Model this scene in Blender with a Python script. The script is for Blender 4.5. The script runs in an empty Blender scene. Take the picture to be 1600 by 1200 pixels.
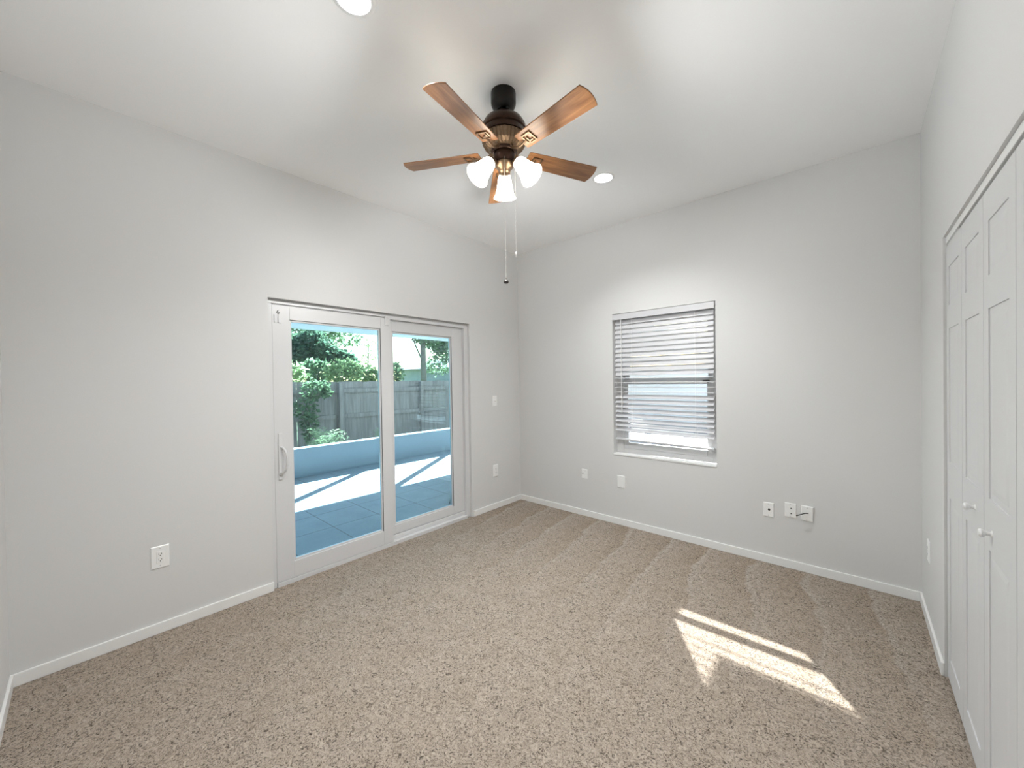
import bpy, bmesh, math, random
from mathutils import Vector, Matrix, Quaternion

# ------------------------------------------------------------------ camera, sky, sun, exposure
scn = bpy.context.scene
COL = scn.collection
W, L, H = 3.323, 3.756, 2.936            # room: x 0..W, y -L..0, z 0..H
cam_d = bpy.data.cameras.new('camera')
cam_d.sensor_fit = 'HORIZONTAL'; cam_d.sensor_width = 36.0
cam_d.lens = 36.0 * 600.314 / 1600.0
cam_d.clip_start = 0.02; cam_d.clip_end = 300
cam = bpy.data.objects.new('camera', cam_d); COL.objects.link(cam)
YAW, PITCH, ROLL = 0.7294, -0.0094, -0.0150
_f = Vector((-math.sin(YAW)*math.cos(PITCH), math.cos(YAW)*math.cos(PITCH), math.sin(PITCH)))
_r = Vector((math.cos(YAW), math.sin(YAW), 0)); _u = _r.cross(_f)
_r, _u = _r*math.cos(ROLL)+_u*math.sin(ROLL), _u*math.cos(ROLL)-_r*math.sin(ROLL)
cam.matrix_world = Matrix(((_r.x, _u.x, -_f.x, 3.0146), (_r.y, _u.y, -_f.y, -3.5018),
                           (_r.z, _u.z, -_f.z, 1.4325), (0, 0, 0, 1)))
scn.camera = cam

SUN_DIR = Vector((0.94, -1.40, -1.0)).normalized()     # the way the light travels
SUN_E, SKY_S = 78.0, 0.36
FAN_W, CAN_W = 23.0, 13.5
EXPOSURE = 0.5

wd = bpy.data.worlds.new('world'); scn.world = wd; wd.use_nodes = True
wn, wl = wd.node_tree.nodes, wd.node_tree.links
bg = wn['Background']
sky = wn.new('ShaderNodeTexSky'); sky.sky_type = 'NISHITA'; sky.sun_disc = False
sky.sun_elevation = math.radians(31.5); sky.sun_rotation = math.atan2(-SUN_DIR.x, -SUN_DIR.y)
sky.air_density = 1.3; sky.dust_density = 1.2; sky.ozone_density = 1.0
wl.new(sky.outputs[0], bg.inputs[0]); bg.inputs[1].default_value = SKY_S

sun_d = bpy.data.lights.new('sun', 'SUN'); sun_d.energy = SUN_E; sun_d.angle = math.radians(0.55)
sun_d.color = (1.0, 0.97, 0.91)
sun = bpy.data.objects.new('sun', sun_d); COL.objects.link(sun)
sun.rotation_mode = 'QUATERNION'; sun.rotation_quaternion = SUN_DIR.to_track_quat('-Z', 'Y')

scn.view_settings.view_transform = 'Standard'; scn.view_settings.look = 'None'
scn.view_settings.gamma = 1.0; scn.view_settings.use_curve_mapping = False
scn.view_settings.exposure = EXPOSURE
scn.cycles.max_bounces = 14; scn.cycles.diffuse_bounces = 8; scn.cycles.glossy_bounces = 4
scn.cycles.transparent_max_bounces = 24; scn.cycles.transmission_bounces = 8
scn.cycles.sample_clamp_indirect = 6.0

# ------------------------------------------------------------------ mesh helpers
class MB:
    def __init__(s): s.v = []; s.f = []
    def add(s, vs, fs):
        o = len(s.v); s.v += [tuple(p) for p in vs]; s.f += [tuple(i+o for i in f) for f in fs]; return s
    def box(s, x0, x1, y0, y1, z0, z1):
        return s.add([(x0,y0,z0),(x1,y0,z0),(x1,y1,z0),(x0,y1,z0),(x0,y0,z1),(x1,y0,z1),(x1,y1,z1),(x0,y1,z1)],
                     [(0,3,2,1),(4,5,6,7),(0,1,5,4),(1,2,6,5),(2,3,7,6),(3,0,4,7)])
    def obox(s, c, ax, ay, az, hx, hy, hz):            # oriented box: centre, three unit axes, half sizes
        c, ax, ay, az = Vector(c), Vector(ax)*hx, Vector(ay)*hy, Vector(az)*hz
        vs = [c+ax*a+ay*b+az*d for d in (-1,1) for a, b in ((-1,-1),(1,-1),(1,1),(-1,1))]
        return s.add(vs, [(0,3,2,1),(4,5,6,7),(0,1,5,4),(1,2,6,5),(2,3,7,6),(3,0,4,7)])
    def lathe(s, prof, c=(0,0,0), axis=(0,0,1), n=32):  # prof: (radius, distance along the axis)
        c, axis = Vector(c), Vector(axis).normalized()
        a = axis.orthogonal().normalized(); b = axis.cross(a)
        vs, fs = [], []
        for r, t in prof:
            for k in range(n):
                q = 2*math.pi*k/n; vs.append(c+axis*t+(a*math.cos(q)+b*math.sin(q))*max(r, 1e-5))
        for i in range(len(prof)-1):
            for k in range(n):
                k2 = (k+1) % n; fs.append((i*n+k, i*n+k2, (i+1)*n+k2, (i+1)*n+k))
        return s.add(vs, fs)
    def tube(s, pts, r, n=8):
        pts = [Vector(p) for p in pts]; rs = r if isinstance(r, (list, tuple)) else [r]*len(pts)
        vs, fs = [], []; a = None
        for i, p in enumerate(pts):
            d = (pts[min(i+1, len(pts)-1)]-pts[max(i-1, 0)]).normalized()
            a = d.orthogonal().normalized() if a is None else (a-d*a.dot(d)).normalized()
            b = d.cross(a)
            for k in range(n):
                q = 2*math.pi*k/n; vs.append(p+(a*math.cos(q)+b*math.sin(q))*rs[i])
        for i in range(len(pts)-1):
            for k in range(n):
                k2 = (k+1) % n; fs.append((i*n+k, i*n+k2, (i+1)*n+k2, (i+1)*n+k))
        m = len(pts)-1
        fs.append(tuple(range(n-1, -1, -1))); fs.append(tuple(m*n+k for k in range(n)))
        return s.add(vs, fs)
    def ball(s, c, rx, ry, rz, nu=14, nv=8):
        return s.add(*sphere(c, rx, ry, rz, nu, nv))
    def prism(s, poly, z0, z1, fn):                     # poly of (a, b), fn(a, b, z) -> point
        n = len(poly)
        vs = [fn(a, b, z0) for a, b in poly]+[fn(a, b, z1) for a, b in poly]
        return s.add(vs, [tuple(range(n-1, -1, -1)), tuple(range(n, 2*n))]+[(i, (i+1) % n, n+(i+1) % n, n+i) for i in range(n)])
    def build(s, name, m, parent=None, smooth=None, bevel=0, origin=None, recalc=True):
        me = bpy.data.meshes.new(name)
        o = bpy.data.objects.new(name, me); COL.objects.link(o)
        off = Vector((0, 0, 0))
        if parent is not None:
            o.parent = parent; off = WORLD[parent.name]
        elif origin is not None:
            o.location = origin; off = Vector(origin)
        WORLD[o.name] = off
        me.from_pydata([Vector(p)-off for p in s.v], [], s.f)
        if recalc:
            b = bmesh.new(); b.from_mesh(me); bmesh.ops.recalc_face_normals(b, faces=b.faces); b.to_mesh(me); b.free()
        if smooth:
            for p in me.polygons: p.use_smooth = True
            me.set_sharp_from_angle(angle=math.radians(smooth))
        if bevel:
            md = o.modifiers.new('bevel', 'BEVEL'); md.width = bevel; md.segments = 2; md.limit_method = 'ANGLE'
        me.materials.append(m)
        return o
WORLD = {}
def sphere(c, rx, ry, rz, nu=14, nv=8):
    vs, fs = [], []
    for j in range(nv+1):
        t = math.pi*j/nv
        for i in range(nu):
            p = 2*math.pi*i/nu
            vs.append((c[0]+rx*math.sin(t)*math.cos(p), c[1]+ry*math.sin(t)*math.sin(p), c[2]+rz*math.cos(t)))
    for j in range(nv):
        for i in range(nu):
            i2 = (i+1) % nu; fs.append((j*nu+i, (j+1)*nu+i, (j+1)*nu+i2, j*nu+i2))
    return vs, fs
def tag(o, label, cat, group=None, kind=None):
    o['label'] = label; o['category'] = cat
    if group: o['group'] = group
    if kind: o['kind'] = kind
    return o
def thing(name, label, cat, loc, group=None, kind=None):
    o = bpy.data.objects.new(name, None); COL.objects.link(o); o.location = loc
    o.empty_display_size = 0.1
    WORLD[o.name] = Vector(loc)
    return tag(o, label, cat, group, kind)
def struct(o, label, cat):
    return tag(o, label, cat, None, 'structure')

# ------------------------------------------------------------------ materials
def mat(name, col, rough=0.5, metal=0.0, spec=0.5, emit=None, es=0.0, bump=0.0, bscale=100.0, var=0.0, vscale=4.0):
    m = bpy.data.materials.new(name); m.use_nodes = True
    n, l = m.node_tree.nodes, m.node_tree.links; p = n['Principled BSDF']
    p.inputs['Base Color'].default_value = (*col, 1); p.inputs['Roughness'].default_value = rough
    p.inputs['Metallic'].default_value = metal; p.inputs['Specular IOR Level'].default_value = spec
    if emit: p.inputs['Emission Color'].default_value = (*emit, 1); p.inputs['Emission Strength'].default_value = es
    tc = n.new('ShaderNodeTexCoord')
    if bump:
        t = n.new('ShaderNodeTexNoise'); t.inputs['Scale'].default_value = bscale; t.inputs['Detail'].default_value = 4
        l.new(tc.outputs['Object'], t.inputs['Vector'])
        b = n.new('ShaderNodeBump'); b.inputs['Strength'].default_value = bump; b.inputs['Distance'].default_value = 0.002
        l.new(t.outputs['Fac'], b.inputs['Height']); l.new(b.outputs[0], p.inputs['Normal'])
    if var:
        t = n.new('ShaderNodeTexNoise'); t.inputs['Scale'].default_value = vscale; t.inputs['Detail'].default_value = 5
        l.new(tc.outputs['Object'], t.inputs['Vector'])
        h = n.new('ShaderNodeValToRGB')
        h.color_ramp.elements[0].position = 0.3; h.color_ramp.elements[1].position = 0.7
        h.color_ramp.elements[0].color = (*[c*(1-var) for c in col], 1)
        h.color_ramp.elements[1].color = (*[min(1, c*(1+var)) for c in col], 1)
        l.new(t.outputs['Fac'], h.inputs[0]); l.new(h.outputs[0], p.inputs['Base Color'])
    return m

def nd(m, typ, **kw):
    x = m.node_tree.nodes.new(typ)
    for k, v in kw.items():
        if k in x.inputs: x.inputs[k].default_value = v
        else: setattr(x, k, v)
    return x
def ln(m, a, b): m.node_tree.links.new(a, b)
def math_n(m, op, a, b=None, c=None, clamp=False):
    x = m.node_tree.nodes.new('ShaderNodeMath'); x.operation = op; x.use_clamp = clamp
    for i, v in enumerate((a, b, c)):
        if v is None: continue
        if hasattr(v, 'is_linked') or hasattr(v, 'links'): ln(m, v, x.inputs[i])
        else: x.inputs[i].default_value = v
    return x.outputs[0]
def maprange(m, v, a, b, c=0.0, d=1.0):
    x = nd(m, 'ShaderNodeMapRange'); x.inputs[1].default_value = a; x.inputs[2].default_value = b
    x.inputs[3].default_value = c; x.inputs[4].default_value = d; ln(m, v, x.inputs[0]); return x.outputs[0]
def mixc(m, fac, a, b):
    x = m.node_tree.nodes.new('ShaderNodeMix'); x.data_type = 'RGBA'
    if hasattr(fac, 'links'): ln(m, fac, x.inputs[0])
    else: x.inputs[0].default_value = fac
    for i, v in ((6, a), (7, b)):
        if hasattr(v, 'links'): ln(m, v, x.inputs[i])
        else: x.inputs[i].default_value = (*v, 1)
    return x.outputs[2]

M = {}
M['wall'] = mat('wall_paint', (0.675, 0.672, 0.665), 0.6, spec=0.3, bump=0.12, bscale=55)
M['ceiling'] = mat('ceiling_paint', (0.93, 0.93, 0.93), 0.75, spec=0.2, bump=0.15, bscale=40)
M['trim'] = mat('white_trim_paint', (0.82, 0.82, 0.81), 0.35, spec=0.5)
M['closet'] = mat('white_door_paint', (0.66, 0.66, 0.665), 0.4, spec=0.45, bump=0.05, bscale=30)
M['vinyl'] = mat('white_vinyl', (0.65, 0.65, 0.655), 0.32, spec=0.5)
M['plate'] = mat('white_plastic', (0.86, 0.86, 0.85), 0.3)
M['slot'] = mat('dark_slot', (0.02, 0.02, 0.02), 0.6)
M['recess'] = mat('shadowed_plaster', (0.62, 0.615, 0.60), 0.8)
M['gap'] = mat('dark_gasket', (0.06, 0.06, 0.065), 0.6)
M['screw'] = mat('steel_screw', (0.6, 0.6, 0.6), 0.35, metal=1.0)
M['slat'] = mat('white_blind_slat', (0.58, 0.58, 0.595), 0.4)
M['cord'] = mat('white_cord', (0.85, 0.85, 0.84), 0.7)
M['black_metal'] = mat('oil_rubbed_black', (0.018, 0.016, 0.015), 0.38, metal=0.6)
M['bronze'] = mat('aged_bronze', (0.045, 0.023, 0.015), 0.33, metal=0.75, var=0.25, vscale=25)
M['bronze_light'] = mat('brushed_bronze', (0.20, 0.135, 0.085), 0.35, metal=0.85)
M['chain'] = mat('pull_chain_metal', (0.5, 0.49, 0.47), 0.35, metal=0.6)
M['fob'] = mat('dark_fob', (0.02, 0.013, 0.01), 0.4)
M['chrome'] = mat('can_reflector', (0.85, 0.85, 0.85), 0.28, metal=0.9)
M['shade'] = mat('frosted_glass_shade', (0.95, 0.88, 0.72), 0.35, emit=(1.0, 0.93, 0.80), es=9.0)
M['bulb'] = mat('lit_bulb', (1, 1, 1), 0.4, emit=(1.0, 0.93, 0.80), es=14.0)
M['lens'] = mat('lit_lens', (1, 1, 1), 0.4, emit=(1.0, 0.97, 0.92), es=12.0)
M['knob'] = mat('satin_white_knob', (0.78, 0.78, 0.78), 0.3)
M['cable'] = mat('black_cable', (0.03, 0.03, 0.03), 0.45)
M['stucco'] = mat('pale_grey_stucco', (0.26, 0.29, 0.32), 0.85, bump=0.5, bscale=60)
M['soffit'] = mat('white_aluminium', (0.74, 0.76, 0.78), 0.45)
M['soil'] = mat('dark_soil', (0.075, 0.055, 0.04), 0.95, bump=0.8, bscale=30, var=0.4, vscale=12)
M['paver'] = mat('pale_paving', (0.20, 0.205, 0.21), 0.85, bump=0.4, bscale=30, var=0.08)
M['grass'] = mat('lawn', (0.10, 0.13, 0.05), 0.95, bump=0.8, bscale=40, var=0.4, vscale=8)
M['bark'] = mat('bark', (0.12, 0.10, 0.085), 0.9, bump=1.0, bscale=40, var=0.3, vscale=10)
M['house'] = mat('pale_house_wall', (0.28, 0.29, 0.30), 0.9, var=0.08)
M['roof'] = mat('grey_shingle', (0.08, 0.08, 0.09), 0.9, var=0.25, vscale=6)
M['pane'] = mat('dark_pane', (0.05, 0.06, 0.07), 0.1)

def carpet_mat():
    m = bpy.data.materials.new('beige_carpet'); m.use_nodes = True
    p = m.node_tree.nodes['Principled BSDF']; p.inputs['Roughness'].default_value = 0.95
    p.inputs['Specular IOR Level'].default_value = 0.1
    tc = nd(m, 'ShaderNodeTexCoord'); co = tc.outputs['Object']
    sx = nd(m, 'ShaderNodeSeparateXYZ'); ln(m, co, sx.inputs[0])
    fine = nd(m, 'ShaderNodeTexNoise'); fine.inputs['Scale'].default_value = 62; fine.inputs['Detail'].default_value = 2.5
    fine.inputs['Roughness'].default_value = 0.65; fine.inputs['Distortion'].default_value = 2.2; ln(m, co, fine.inputs['Vector'])
    mid = nd(m, 'ShaderNodeTexNoise'); mid.inputs['Scale'].default_value = 7; mid.inputs['Detail'].default_value = 3; ln(m, co, mid.inputs['Vector'])
    big = nd(m, 'ShaderNodeTexNoise'); big.inputs['Scale'].default_value = 1.3; big.inputs['Detail'].default_value = 2; ln(m, co, big.inputs['Vector'])
    # vacuum strokes: bands that run out from the back wall, one stroke's width apart
    wob = math_n(m, 'MULTIPLY_ADD', mid.outputs['Fac'], 0.10, math_n(m, 'MULTIPLY', big.outputs['Fac'], 0.25))
    xs = math_n(m, 'ADD', math_n(m, 'ADD', sx.outputs['X'], wob), math_n(m, 'MULTIPLY', sx.outputs['Y'], 0.12))
    saw = math_n(m, 'FRACT', math_n(m, 'DIVIDE', xs, 0.33))
    strk = maprange(m, saw, 0.0, 0.9, 0.68, 0.16)
    edge = math_n(m, 'MULTIPLY', maprange(m, saw, 0.80, 0.88, 0.0, 1.0), maprange(m, saw, 0.92, 1.0, 1.0, 0.5))
    band = math_n(m, 'MAXIMUM', strk, edge)
    near = maprange(m, math_n(m, 'MULTIPLY_ADD', big.outputs['Fac'], 1.2, sx.outputs['Y']), -1.0, 0.45, 0.0, 1.0)
    lay = math_n(m, 'MULTIPLY', math_n(m, 'SUBTRACT', band, 0.5), math_n(m, 'MULTIPLY_ADD', near, 0.8, 0.12))
    nap = math_n(m, 'ADD', math_n(m, 'MULTIPLY', math_n(m, 'SUBTRACT', mid.outputs['Fac'], 0.5), 0.5), lay)
    base = mixc(m, maprange(m, nap, -0.55, 0.5), (0.305, 0.243, 0.185), (0.43, 0.375, 0.322))
    r = nd(m, 'ShaderNodeValToRGB'); r.color_ramp.elements[0].position = 0.33; r.color_ramp.elements[1].position = 0.66
    r.color_ramp.elements[0].color = (0.20, 0.19, 0.18, 1); r.color_ramp.elements[1].color = (1.30, 1.30, 1.30, 1)
    e = r.color_ramp.elements.new(0.46); e.color = (0.84, 0.83, 0.82, 1)
    ln(m, fine.outputs['Fac'], r.inputs[0])
    mu = m.node_tree.nodes.new('ShaderNodeMix'); mu.data_type = 'RGBA'; mu.blend_type = 'MULTIPLY'; mu.inputs[0].default_value = 1
    ln(m, base, mu.inputs[6]); ln(m, r.outputs[0], mu.inputs[7]); ln(m, mu.outputs[2], p.inputs['Base Color'])
    b = nd(m, 'ShaderNodeBump'); b.inputs['Strength'].default_value = 0.8; b.inputs['Distance'].default_value = 0.008
    ln(m, fine.outputs['Fac'], b.inputs['Height']); ln(m, b.outputs[0], p.inputs['Normal'])
    return m
M['carpet'] = carpet_mat()

def tile_mat():                                          # large square porcelain pavers with dark joints
    m = bpy.data.materials.new('patio_tile'); m.use_nodes = True
    p = m.node_tree.nodes['Principled BSDF']; p.inputs['Roughness'].default_value = 0.55
    tc = nd(m, 'ShaderNodeTexCoord'); sx = nd(m, 'ShaderNodeSeparateXYZ'); ln(m, tc.outputs['Object'], sx.inputs[0])
    S = 0.49
    fx = math_n(m, 'FRACT', math_n(m, 'DIVIDE', math_n(m, 'ADD', sx.outputs['X'], 10*S+0.99), S))
    fy = math_n(m, 'FRACT', math_n(m, 'DIVIDE', math_n(m, 'ADD', sx.outputs['Y'], 20*S+1.325), S))
    j = math_n(m, 'MAXIMUM', math_n(m, 'LESS_THAN', fx, 0.022), math_n(m, 'LESS_THAN', fy, 0.022))
    t = nd(m, 'ShaderNodeTexNoise'); t.inputs['Scale'].default_value = 5; t.inputs['Detail'].default_value = 6; ln(m, tc.outputs['Object'], t.inputs['Vector'])
    c = mixc(m, maprange(m, t.outputs['Fac'], 0.3, 0.7), (0.17, 0.20, 0.235), (0.22, 0.25, 0.28))
    ln(m, mixc(m, j, c, (0.10, 0.10, 0.11)), p.inputs['Base Color'])
    return m
M['tile'] = tile_mat()

def wood_mat(name, c0, c1, rough, stretch, scale):
    m = bpy.data.materials.new(name); m.use_nodes = True
    p = m.node_tree.nodes['Principled BSDF']; p.inputs['Roughness'].default_value = rough
    tc = nd(m, 'ShaderNodeTexCoord'); mp = nd(m, 'ShaderNodeMapping'); mp.inputs['Scale'].default_value = stretch
    ln(m, tc.outputs['Object'], mp.inputs['Vector'])
    t = nd(m, 'ShaderNodeTexNoise'); t.inputs['Scale'].default_value = scale; t.inputs['Detail'].default_value = 6; t.inputs['Distortion'].default_value = 0.6
    ln(m, mp.outputs[0], t.inputs['Vector'])
    ln(m, mixc(m, maprange(m, t.outputs['Fac'], 0.3, 0.72), c0, c1), p.inputs['Base Color'])
    return m
M['blade'] = wood_mat('walnut_blade', (0.15, 0.062, 0.024), (0.33, 0.155, 0.062), 0.34, (3, 28, 28), 1.6)
M['fence'] = wood_mat('weathered_wood', (0.15, 0.122, 0.108), (0.27, 0.228, 0.205), 0.9, (9, 9, 0.9), 1.8)

def leaf_mat(name, c0, c1, trans):
    m = bpy.data.materials.new(name); m.use_nodes = True
    n = m.node_tree.nodes; out = n['Material Output']; n.remove(n['Principled BSDF'])
    g = nd(m, 'ShaderNodeNewGeometry')
    c = mixc(m, g.outputs['Random Per Island'], c0, c1)
    d = nd(m, 'ShaderNodeBsdfDiffuse'); t = nd(m, 'ShaderNodeBsdfTranslucent'); s = nd(m, 'ShaderNodeMixShader'); s.inputs[0].default_value = trans
    ln(m, c, d.inputs[0]); ln(m, c, t.inputs[0]); ln(m, d.outputs[0], s.inputs[1]); ln(m, t.outputs[0], s.inputs[2])
    ln(m, s.outputs[0], out.inputs[0]); return m
M['leaf_dark'] = leaf_mat('dark_leaves', (0.05, 0.085, 0.06), (0.09, 0.14, 0.085), 0.4)
M['leaf_mid'] = leaf_mat('mid_leaves', (0.08, 0.13, 0.075), (0.17, 0.24, 0.13), 0.45)
M['leaf_light'] = leaf_mat('light_leaves', (0.16, 0.22, 0.11), (0.32, 0.40, 0.20), 0.5)
M['fern'] = leaf_mat('fern_leaves', (0.18, 0.25, 0.14), (0.32, 0.39, 0.24), 0.45)

def glass_mat(name, tint, refl):
    m = bpy.data.materials.new(name); m.use_nodes = True
    n = m.node_tree.nodes; out = n['Material Output']; n.remove(n['Principled BSDF'])
    t = nd(m, 'ShaderNodeBsdfTransparent'); t.inputs[0].default_value = (*tint, 1)
    g = nd(m, 'ShaderNodeBsdfGlossy'); g.inputs['Roughness'].default_value = 0.01; g.inputs[0].default_value = (0.92, 0.97, 1.0, 1)
    fr = nd(m, 'ShaderNodeFresnel'); fr.inputs[0].default_value = 1.5
    s = nd(m, 'ShaderNodeMixShader'); ln(m, math_n(m, 'MULTIPLY', fr.outputs[0], refl), s.inputs[0])
    ln(m, t.outputs[0], s.inputs[1]); ln(m, g.outputs[0], s.inputs[2]); ln(m, s.outputs[0], out.inputs[0]); return m
M['door_glass'] = glass_mat('tinted_door_glass', (0.75, 0.93, 1.0), 0.9)
M['window_glass'] = glass_mat('window_glass', (0.97, 0.985, 0.99), 0.8)

# ------------------------------------------------------------------ room shell
DY0, DY1, DZ = -2.640, -0.787, 2.032                     # sliding door opening in the left wall
WX0, WX1, WZ0, WZ1 = 1.225, 2.153, 0.700, 2.068          # window opening in the back wall
CY0, CY1, CZ = -2.200, -0.803, 2.070                     # closet opening in the right wall
TH = 0.20; TOP = H+0.16

b = MB().box(-0.02, W+0.75, -L-0.02, 0.02, -0.12, 0.0)
struct(b.build('floor', M['carpet']), 'beige cut-pile wall-to-wall carpet with vacuum strokes', 'floor')
b = MB()
b.box(-TH, 0, -L-TH, DY0, -0.1, TOP).box(-TH, 0, DY1, TH, -0.1, TOP).box(-TH, 0, DY0, DY1, DZ, TOP)
struct(b.build('wall_left', M['wall']), 'pale greige painted wall around the sliding glass door', 'wall')
b = MB()
b.box(0, WX0, 0, TH, -0.1, TOP).box(WX1, W+0.12, 0, TH, -0.1, TOP).box(WX0, WX1, 0, TH, WZ1, TOP).box(WX0, WX1, 0, TH, -0.1, WZ0-0.02)
struct(b.build('wall_back', M['wall']), 'pale greige painted wall around the window with blinds', 'wall')
b = MB()
b.box(W, W+0.12, CY1, 0, 0, TOP).box(W, W+0.12, -L, CY0, 0, TOP).box(W, W+0.12, CY0, CY1, CZ, TOP)
b.box(W+0.70, W+0.75, -L, 0, 0, TOP).box(W+0.12, W+0.70, -0.30, -0.25, 0, TOP).box(W+0.12, W+0.70, -2.95, -2.90, 0, TOP).box(W+0.12, W+0.7, -2.90, -0.30, 2.4, 2.45)
struct(b.build('wall_right', M['wall']), 'pale painted wall around the closet doors', 'wall')
b = MB().box(0, W+0.75, -L-0.12, -L, 0, TOP)
struct(b.build('wall_rear', M['wall']), 'pale painted wall at the far left edge of the photo', 'wall')

# ceiling with round cut-outs for the two recessed lights
CANS = [(1.620, -0.885), (1.560, -2.770)]; CAN_R = 0.066
bm = bmesh.new()
def loop(pts):
    vs = [bm.verts.new(p) for p in pts]
    return [bm.edges.new((vs[i], vs[(i+1) % len(vs)])) for i in range(len(vs))]
es = loop([(-TH, -L-0.12, H), (W+0.12, -L-0.12, H), (W+0.12, TH, H), (-TH, TH, H)])
for cx, cy in CANS:
    es += loop([(cx+CAN_R*math.cos(2*math.pi*k/40), cy+CAN_R*math.sin(2*math.pi*k/40), H) for k in range(40)])
bmesh.ops.triangle_fill(bm, use_beauty=True, use_dissolve=False, edges=es)
for f in list(bm.faces):
    c = f.calc_center_median()
    if any((c.x-cx)**2+(c.y-cy)**2 < (CAN_R*0.98)**2 for cx, cy in CANS): bm.faces.remove(f)
me = bpy.data.meshes.new('ceiling'); bm.to_mesh(me); bm.free()
x0, x1, y0, y1, z0, z1 = -TH, W+0.75, -L-0.12, TH, TOP, TOP+0.15
bm = bmesh.new(); bm.from_mesh(me)
vs = [bm.verts.new(p) for p in ((x0,y0,z0),(x1,y0,z0),(x1,y1,z0),(x0,y1,z0),(x0,y0,z1),(x1,y0,z1),(x1,y1,z1),(x0,y1,z1))]
for q in ((0,3,2,1),(4,5,6,7),(0,1,5,4),(1,2,6,5),(2,3,7,6),(3,0,4,7)): bm.faces.new([vs[i] for i in q])
bm.to_mesh(me); bm.free(); me.materials.append(M['ceiling'])
ceil = bpy.data.objects.new('ceiling', me); COL.objects.link(ceil)
struct(ceil, 'flat white painted ceiling', 'ceiling')

# baseboards
BH, BT = 0.062, 0.012
def base(name, x0, x1, y0, y1, label):
    struct(MB().box(x0, x1, y0, y1, 0, BH).build(name, M['trim'], bevel=0.003), label, 'baseboard')
b = MB().box(0, BT, -L, DY0, 0, BH).box(0, BT, DY1+0.02, 0, 0, BH)
struct(b.build('baseboard_left', M['trim'], bevel=0.003), 'white baseboard either side of the sliding door', 'baseboard')
base('baseboard_back', BT, W-BT, -BT, 0, 'white baseboard below the window')
base('baseboard_right', W-BT, W, CY1-0.0, 0, 'short white baseboard beside the closet')
base('baseboard_rear', BT, W, -L, -L+BT, 'white baseboard at the left edge of the photo')

# ------------------------------------------------------------------ sliding glass door
door = thing('door_1', 'white vinyl sliding glass door to the patio', 'sliding door', (0, (DY0+DY1)/2, 0), kind='structure')
b = MB()
b.box(-0.13, -0.018, DY0, DY0+0.028, 0, DZ-0.020).box(-0.13, -0.030, DY1-0.052, DY1, 0, DZ-0.020)
b.box(-0.13, -0.030, DY0+0.03, DY1-0.052, 1.985, DZ-0.020).box(-0.13, -0.012, DY0+0.03, DY1-0.052, -0.02, 0.030)
b.box(-0.13, -0.052, DY0+0.03, DY1-0.052, 0.030, 0.066)
b.box(-0.030, -0.012, DY0, -1.755, 1.996, DZ-0.020)
b.build('door_frame', M['vinyl'], door, bevel=0.003)
MB().box(-0.13, -0.045, DY0, DY1, DZ-0.020, DZ-0.001).build('head_shade_strip', M['recess'], door)  # strip over the door head, shadow band put into its colour
def sash(y0, y1, z0, z1, gy0, gy1, gz0, gz1, xf, th, name, gname, bead):
    b = MB()
    b.box(xf-th, xf, y0, gy0, z0, z1).box(xf-th, xf, gy1, y1, z0, z1)
    b.box(xf-th, xf, gy0, gy1, gz1, z1).box(xf-th, xf, gy0, gy1, z0, gz0)
    s = b.build(name, M['vinyl'], door, bevel=0.002)
    w = 0.014                                            # stepped glazing bead
    b = MB(); xb = xf-0.010
    b.box(xf-th+0.006, xb, gy0, gy0+w, gz0, gz1).box(xf-th+0.006, xb, gy1-w, gy1, gz0, gz1)
    b.box(xf-th+0.006, xb, gy0+w, gy1-w, gz1-w, gz1).box(xf-th+0.006, xb, gy0+w, gy1-w, gz0, gz0+w)
    b.build('glazing_bead', M['vinyl'], s, bevel=0.0015)
    b = MB(); e = 0.0025                                 # thin dark gasket line round the bead
    b.box(xf-0.008, xf-0.004, gy1-e, gy1+0.0005, gz0, gz1)
    b.box(xf-0.008, xf-0.004, gy0, gy1, gz1-e*0.6, gz1+0.0005)
    b.build('gasket', M['gap'], s)
    xm = xf-th/2
    MB().box(xm-0.003, xm+0.003, gy0+0.004, gy1-0.004, gz0+0.004, gz1-0.004).build('glass_pane', M['door_glass'], s)
    return s
slider = sash(-2.613, -1.697, 0.032, 1.986, -2.500, -1.790, 0.150, 1.892, -0.016, 0.040, 'sliding_panel', 'glass', 1)
fixed = sash(-1.720, -0.839, 0.070, 1.985, -1.652, -0.976, 0.150, 1.885, -0.066, 0.040, 'fixed_panel', 'glass', 1)
# interlock clip at the head where the panels meet
MB().box(-0.016, -0.010, -1.752, -1.712, 1.925, 2.004).build('interlock_clip', M['vinyl'], slider, bevel=0.002)
# pull handle on the sliding panel
hd = MB().box(-0.016, -0.008, -2.590, -2.562, 0.755, 1.085).build('door_handle', M['vinyl'], slider, bevel=0.003)
pts = []
for k in range(25):
    a = math.pi*k/24
    pts.append((-0.010+0.046*math.sin(a), -2.574+0.026*math.sin(a), 0.985-0.185*(1-math.cos(a))/2))
MB().tube(pts, 0.0075, 10).build('grip', M['vinyl'], hd, smooth=50)
MB().lathe([(0.0, 0.010), (0.010, 0.010), (0.011, 0.0)], (-0.008, -2.576, 0.795), (1, 0, 0), 16).build('thumb_latch', M['screw'], hd, smooth=40)
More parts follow.
